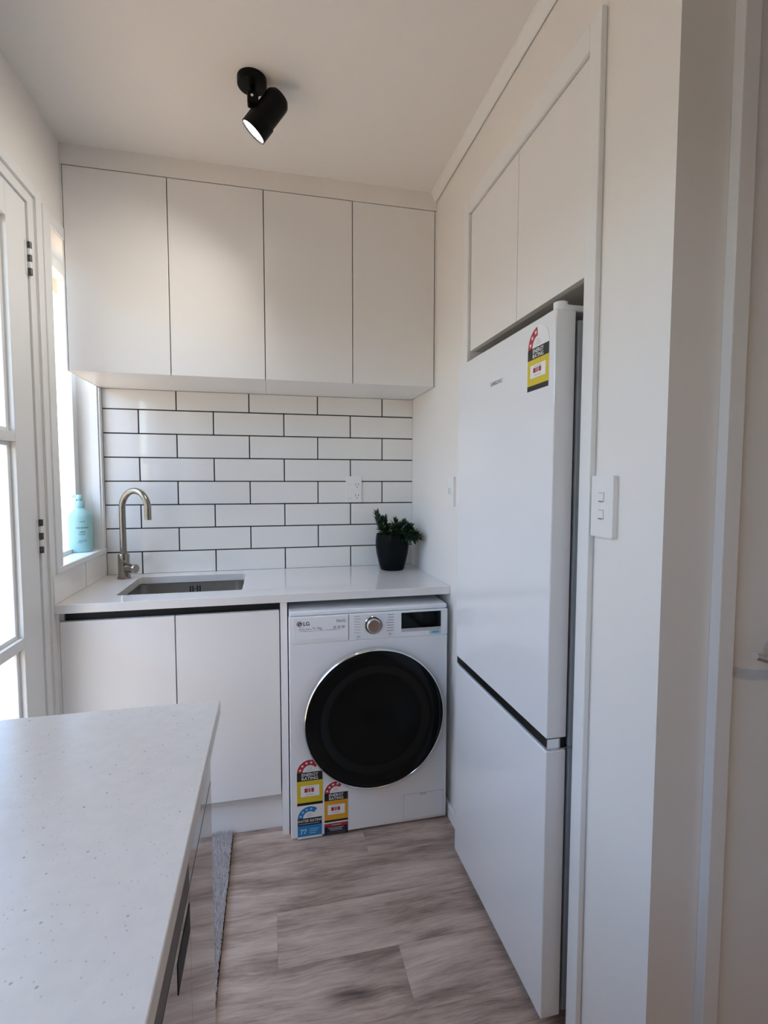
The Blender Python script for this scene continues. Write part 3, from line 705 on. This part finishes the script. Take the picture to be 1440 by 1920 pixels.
# ------------------------------------------------------------------ ceiling spotlights
def spotlight(BX, BYY, HA, HC, label, energy, col, es):
    sp = thing('ceiling_spotlight', (BX, BYY, ZC), label, 'lamp', 'black ceiling spotlights')
    put('base', G().lathe((BX, BYY, ZC), (0, 0, -1), [(0, 0), (.0425, 0), (.0425, .018), (.0405, .021), (0, .021)], 40), blackmet, sp, smooth=True)
    HA = Vector(HA).normalized(); HC = Vector(HC); HB_ = HC - HA*.130
    put('stem', G().cyl((BX, BYY, ZC-.020), (BX+.004, BYY-.004, ZC-.058), .0085, 16), blackmet, sp, smooth=True)
    put('knuckle', G().box(BX-.014, BX+.018, BYY-.018, BYY+.010, ZC-.078, ZC-.044, bev=.004), blackmet, sp)
    put('knuckle_screw', G().cyl((BX+.000, BYY-.0175, ZC-.060), (BX+.000, BYY-.0215, ZC-.060), .004, 12), chrome, sp, smooth=True)
    hd = put('head', G().lathe(HB_, HA, [(0, 0), (.027, 0), (.0355, .011), (.0370, .020), (.0370, .084), (.0400, .086), (.0400, .130), (.0370, .130), (.0362, .122), (.0, .121)], 40), blackmet, sp, smooth=True)
    lm = mat('lamp_lens_%.2f' % col[2], (1, 1, 1), 0.4, emit=col, es=es)
    put('lens', G().lathe(HC-HA*.0085, HA, [(0, .0062), (.020, .0055), (.0362, .0045)], 36), lm, hd, label='glowing white lens', smooth=True)
    ll = bpy.data.lights.new('spot_beam', 'SPOT'); ll.energy = energy; ll.spot_size = math.radians(125); ll.spot_blend = 1.0; ll.shadow_soft_size = .035; ll.color = col
    lo = bpy.data.objects.new('spot_beam', ll); C.objects.link(lo); lo.location = HC+HA*.004; lo.rotation_euler = HA.to_track_quat('-Z', 'Y').to_euler()
spotlight(.6770, -.7810, (-.62, .16, -.77), (.6780, -.7600, 2.3690), 'black adjustable ceiling spotlight in front of the wall cabinets, switched on', 16.0, (1.0, .95, .88), 14.0)
spotlight(1.35, -3.30, (.10, .35, -.93), (1.3650, -3.280, 2.3600), 'black adjustable ceiling spotlight added unseen behind the camera for warm light', 24.0, (1.0, .68, .40), 14.0)  # unseen lamp, added to warm the hall wall and upper room

# ------------------------------------------------------------------ pump bottle
PB = Vector((-.048, -.098, 1.0362))
bo = thing('pump_bottle', PB, 'pale aqua pump bottle standing on the window sill', 'bottle')
put('body', G().lathe(PB, (0, 0, 1), [(0, 0), (.040, 0), (.0440, .004), (.0445, .012), (.0445, .142), (.0425, .152), (.030, .168), (.0185, .178), (.0165, .180), (.0165, .184), (0, .184)], 48), bottlem, bo, smooth=True)
put('collar', G().lathe(PB+Vector((0, 0, .1842)), (0, 0, 1), [(0, 0), (.0185, 0), (.0185, .021), (.0165, .024), (0, .024)], 32), bottlem, bo, smooth=True)
ph = put('pump_head', G().lathe(PB+Vector((0, 0, .2083)), (0, 0, 1), [(0, 0), (.0085, 0), (.0085, .006), (.0125, .007), (.0125, .022), (.010, .026), (0, .026)], 28), bottlem, bo, smooth=True)
put('nozzle', G().tube([PB+Vector((0, 0, .2270)), PB+Vector((-.020, .012, .2285)), PB+Vector((-.036, .022, .2270))], [.005, .0042, .0036], 12), bottlem, ph, smooth=True)
lab_dir = Vector((.45, -.9, 0)).normalized()
def curved(a0, a1, z0, z1, m):
    g = G(); n = 8; vs = []; base = math.atan2(lab_dir.y, lab_dir.x)
    for i in range(n+1):
        a = base+a0+(a1-a0)*i/n
        for z in (z0, z1): vs.append(PB+Vector((.0448*math.cos(a), .0448*math.sin(a), z)))
    g.raw(vs, [(2*i, 2*i+2, 2*i+3, 2*i+1) for i in range(n)]); put('label_print', g, m, bo)
curved(-.20, .22, .1250, .1272, bottledk)
for k in range(8): curved(-.50+.125*k, -.50+.125*k+.075+.02*(k % 2), .0985, .1035, bottledk)
curved(-.22, .20, .0830, .0862, bottledk); curved(-.34, .24, .0765, .0780, bottledk); curved(-.28, .20, .0720, .0735, bottledk)
curved(-.30, .30, .0500, .0515, bottledk); curved(-.34, .34, .0450, .0467, bottledk); curved(-.45, -.05, .0405, .0418, bottledk)

# ------------------------------------------------------------------ potted plant
PP = Vector((1.2640, -.1250, HB))
pl = thing('potted_plant', PP, 'spiky green succulent in a glossy black pot on the worktop', 'plant')
put('pot', G().lathe(PP, (0, 0, 1), [(0, .0), (.052, 0), (.0560, .004), (.0640, .035), (.0730, .075), (.0775, .110), (.0770, .140), (.0735, .166), (.0715, .1675), (.0695, .166), (.0715, .150), (.0715, .14), (0, .14)], 56), potm, pl, smooth=True)
put('soil', G().lathe(PP+Vector((0, 0, .141)), (0, 0, 1), [(.0712, 0), (.05, .004), (0, .007)], 32), soilm, pl, smooth=True)
def leaf(g, p, d, L_, wd, rn):
    d = d.normalized(); s = d.cross(Vector((rn.uniform(-.4, .4), rn.uniform(-.4, .4), 1))).normalized(); nn = s.cross(d)
    vs = [p, p+d*L_*.35+s*wd+nn*wd*.3, p+d*L_*.35-s*wd+nn*wd*.3, p+d*L_*.4-nn*wd*.35, p+d*L_*.72+s*wd*.7+nn*wd*.5, p+d*L_*.72-s*wd*.7+nn*wd*.5, p+d*L_+nn*wd*.4]
    g.raw(vs, [(0, 3, 1), (0, 2, 3), (1, 3, 4), (3, 2, 5), (3, 5, 4), (4, 5, 6), (0, 1, 2), (1, 4, 5, 2)])
br = [((1.195, -.125, 1.168), 34), ((1.222, -.150, 1.150), 26), ((1.232, -.105, 1.128), 24), ((1.205, -.155, 1.118), 22), ((1.268, -.165, 1.112), 26), ((1.285, -.120, 1.134), 28), ((1.305, -.155, 1.122), 28),
      ((1.325, -.105, 1.122), 28), ((1.345, -.140, 1.108), 30), ((1.352, -.165, 1.085), 32), ((1.350, -.110, 1.098), 30), ((1.335, -.180, 1.078), 26), ((1.250, -.185, 1.105), 24), ((1.300, -.19, 1.095), 26), ((1.355, -.205, 1.088), 34), ((1.362, -.235, 1.072), 34), ((1.335, -.215, 1.082), 28), ((1.190, -.150, 1.150), 30), ((1.208, -.10, 1.15), 26)]
rp = random.Random(3)
for (ex, ey, ez), nl in br:
    E_ = Vector((ex, ey, ez)); S0 = PP+Vector(((ex-PP.x)*.45, (ey-PP.y)*.45, .142)); mid_ = (S0+E_)/2+Vector((0, 0, .018))
    path = [S0*(1-t_)**2+mid_*2*t_*(1-t_)+E_*t_*t_ for t_ in [i/8 for i in range(9)]]
    sm = put('stem', G().tube(path, [.0045-.0002*i for i in range(9)], 6), leafm, pl, smooth=True)
    g = G(); axis = (path[-1]-path[-3]).normalized()
    for i in range(nl):
        t_ = .30+.70*i/(nl-1); p = path[min(8, int(t_*8))].lerp(path[min(8, int(t_*8)+1)], t_*8-int(t_*8))
        ang = i*2.4; q = axis.orthogonal().normalized(); q2 = axis.cross(q)
        out = q*math.cos(ang)+q2*math.sin(ang); tip = max(0, (t_-.55)/.45)
        dv = out*(1.05-.55*tip)+axis*(.35+.9*tip)+Vector((0, 0, .12))
        L_ = .034*(.75+.5*rp.random())
        end = p+dv.normalized()*L_
        if end.x > W-.004: dv.x = -abs(dv.x)*.3
        if end.y > -.004: dv.y = -abs(dv.y)
        leaf(g, p, dv, L_, .0062, rp)
    put('leaves', g, leafm, sm, kind='stuff')

# ------------------------------------------------------------------ rug
ru = thing('rug', (.33, -.9, 0), 'shaggy grey rug with brown edge beside the peninsula', 'rug')
RX0, RX1, RY0, RY1 = .075, .5640, -1.32, -.492
put('backing', B(RX0, RX1, RY0, RY1, .0005, .009, bev=.003), rugedge, ru)
g = G(); rg = random.Random(11); vs = []; fs = []
def tuft(x, y):
    h = .013+.009*rg.random(); a = rg.random()*6.28; w_ = .0034; lx, ly = (rg.random()-.5)*.012, (rg.random()-.5)*.012
    b = len(vs); c_, s_ = math.cos(a)*w_, math.sin(a)*w_
    vs.extend([(x+c_, y+s_, .008), (x-c_*.5-s_*.8, y-s_*.5+c_*.8, .008), (x-c_*.5+s_*.8, y-s_*.5-c_*.8, .008), (x+lx, y+ly, .008+h)])
    fs.extend([(b, b+1, b+3), (b+1, b+2, b+3), (b+2, b, b+3)])
for i in range(15000): tuft(.40+(RX1-.004-.40)*rg.random(), RY0+.004+(RY1-RY0-.008)*rg.random())
for i in range(9000): tuft(RX0+.004+(.40-RX0)*rg.random(), RY0+.004+(RY1-RY0-.008)*rg.random())
me = bpy.data.meshes.new('pile'); me.from_pydata(vs, [], fs)
put('pile', me, rugm, ru, kind='stuff')

# ------------------------------------------------------------------ peninsula
put('worktop', B(.0105, .6133, -3.30, -1.3690, .8725, .9000, bev=.0015), quartzm, None, 'speckled white quartz peninsula top in the foreground', 'worktop')
IX = .5930
pc = thing('peninsula_cabinet', (.30, -1.51, 0), 'mirror-gloss cabinet at the far end of the peninsula', 'cabinet')
put('carcass', B(.012, IX-.019, -1.640, -1.3735, .0005, .8715), cabw, pc)
put('drawer_front', B(IX-.018, IX, -1.6395, -1.3725, .7450, .8710, bev=.0006), gloss, pc)
put('drawer_front', B(IX-.018, IX, -1.6395, -1.3725, .1000, .7400, bev=.0006), gloss, pc)
ov = thing('oven', (.30, -1.95, 0), 'dark glossy built-in oven in the peninsula side', 'oven')
put('casing', B(.012, IX-.019, -2.245, -1.6410, .0005, .8715), cabin, ov)
put('control_panel', B(IX-.018, IX, -2.244, -1.6405, .7450, .8710, bev=.0006), ovenblk, ov)
dd = put('door', B(IX-.018, IX, -2.244, -1.6405, .1000, .7400, bev=.0006), gloss, ov)
put('handle_slot', B(IX-.0002, IX+.0008, -1.738, -1.645, .682, .724), black, dd, label='black handle slot')
p3 = thing('peninsula_cabinet', (.30, -2.77, 0), 'plain white end cabinet of the peninsula next to the camera', 'cabinet')
put('carcass', B(.012, IX-.019, -3.29, -2.246, .0005, .8715), cabw, p3)
for a, b in ((-2.765, -2.247), (-3.289, -2.767)): put('door', B(IX-.018, IX, a, b, .10, .871, bev=.0006), cabw, p3)
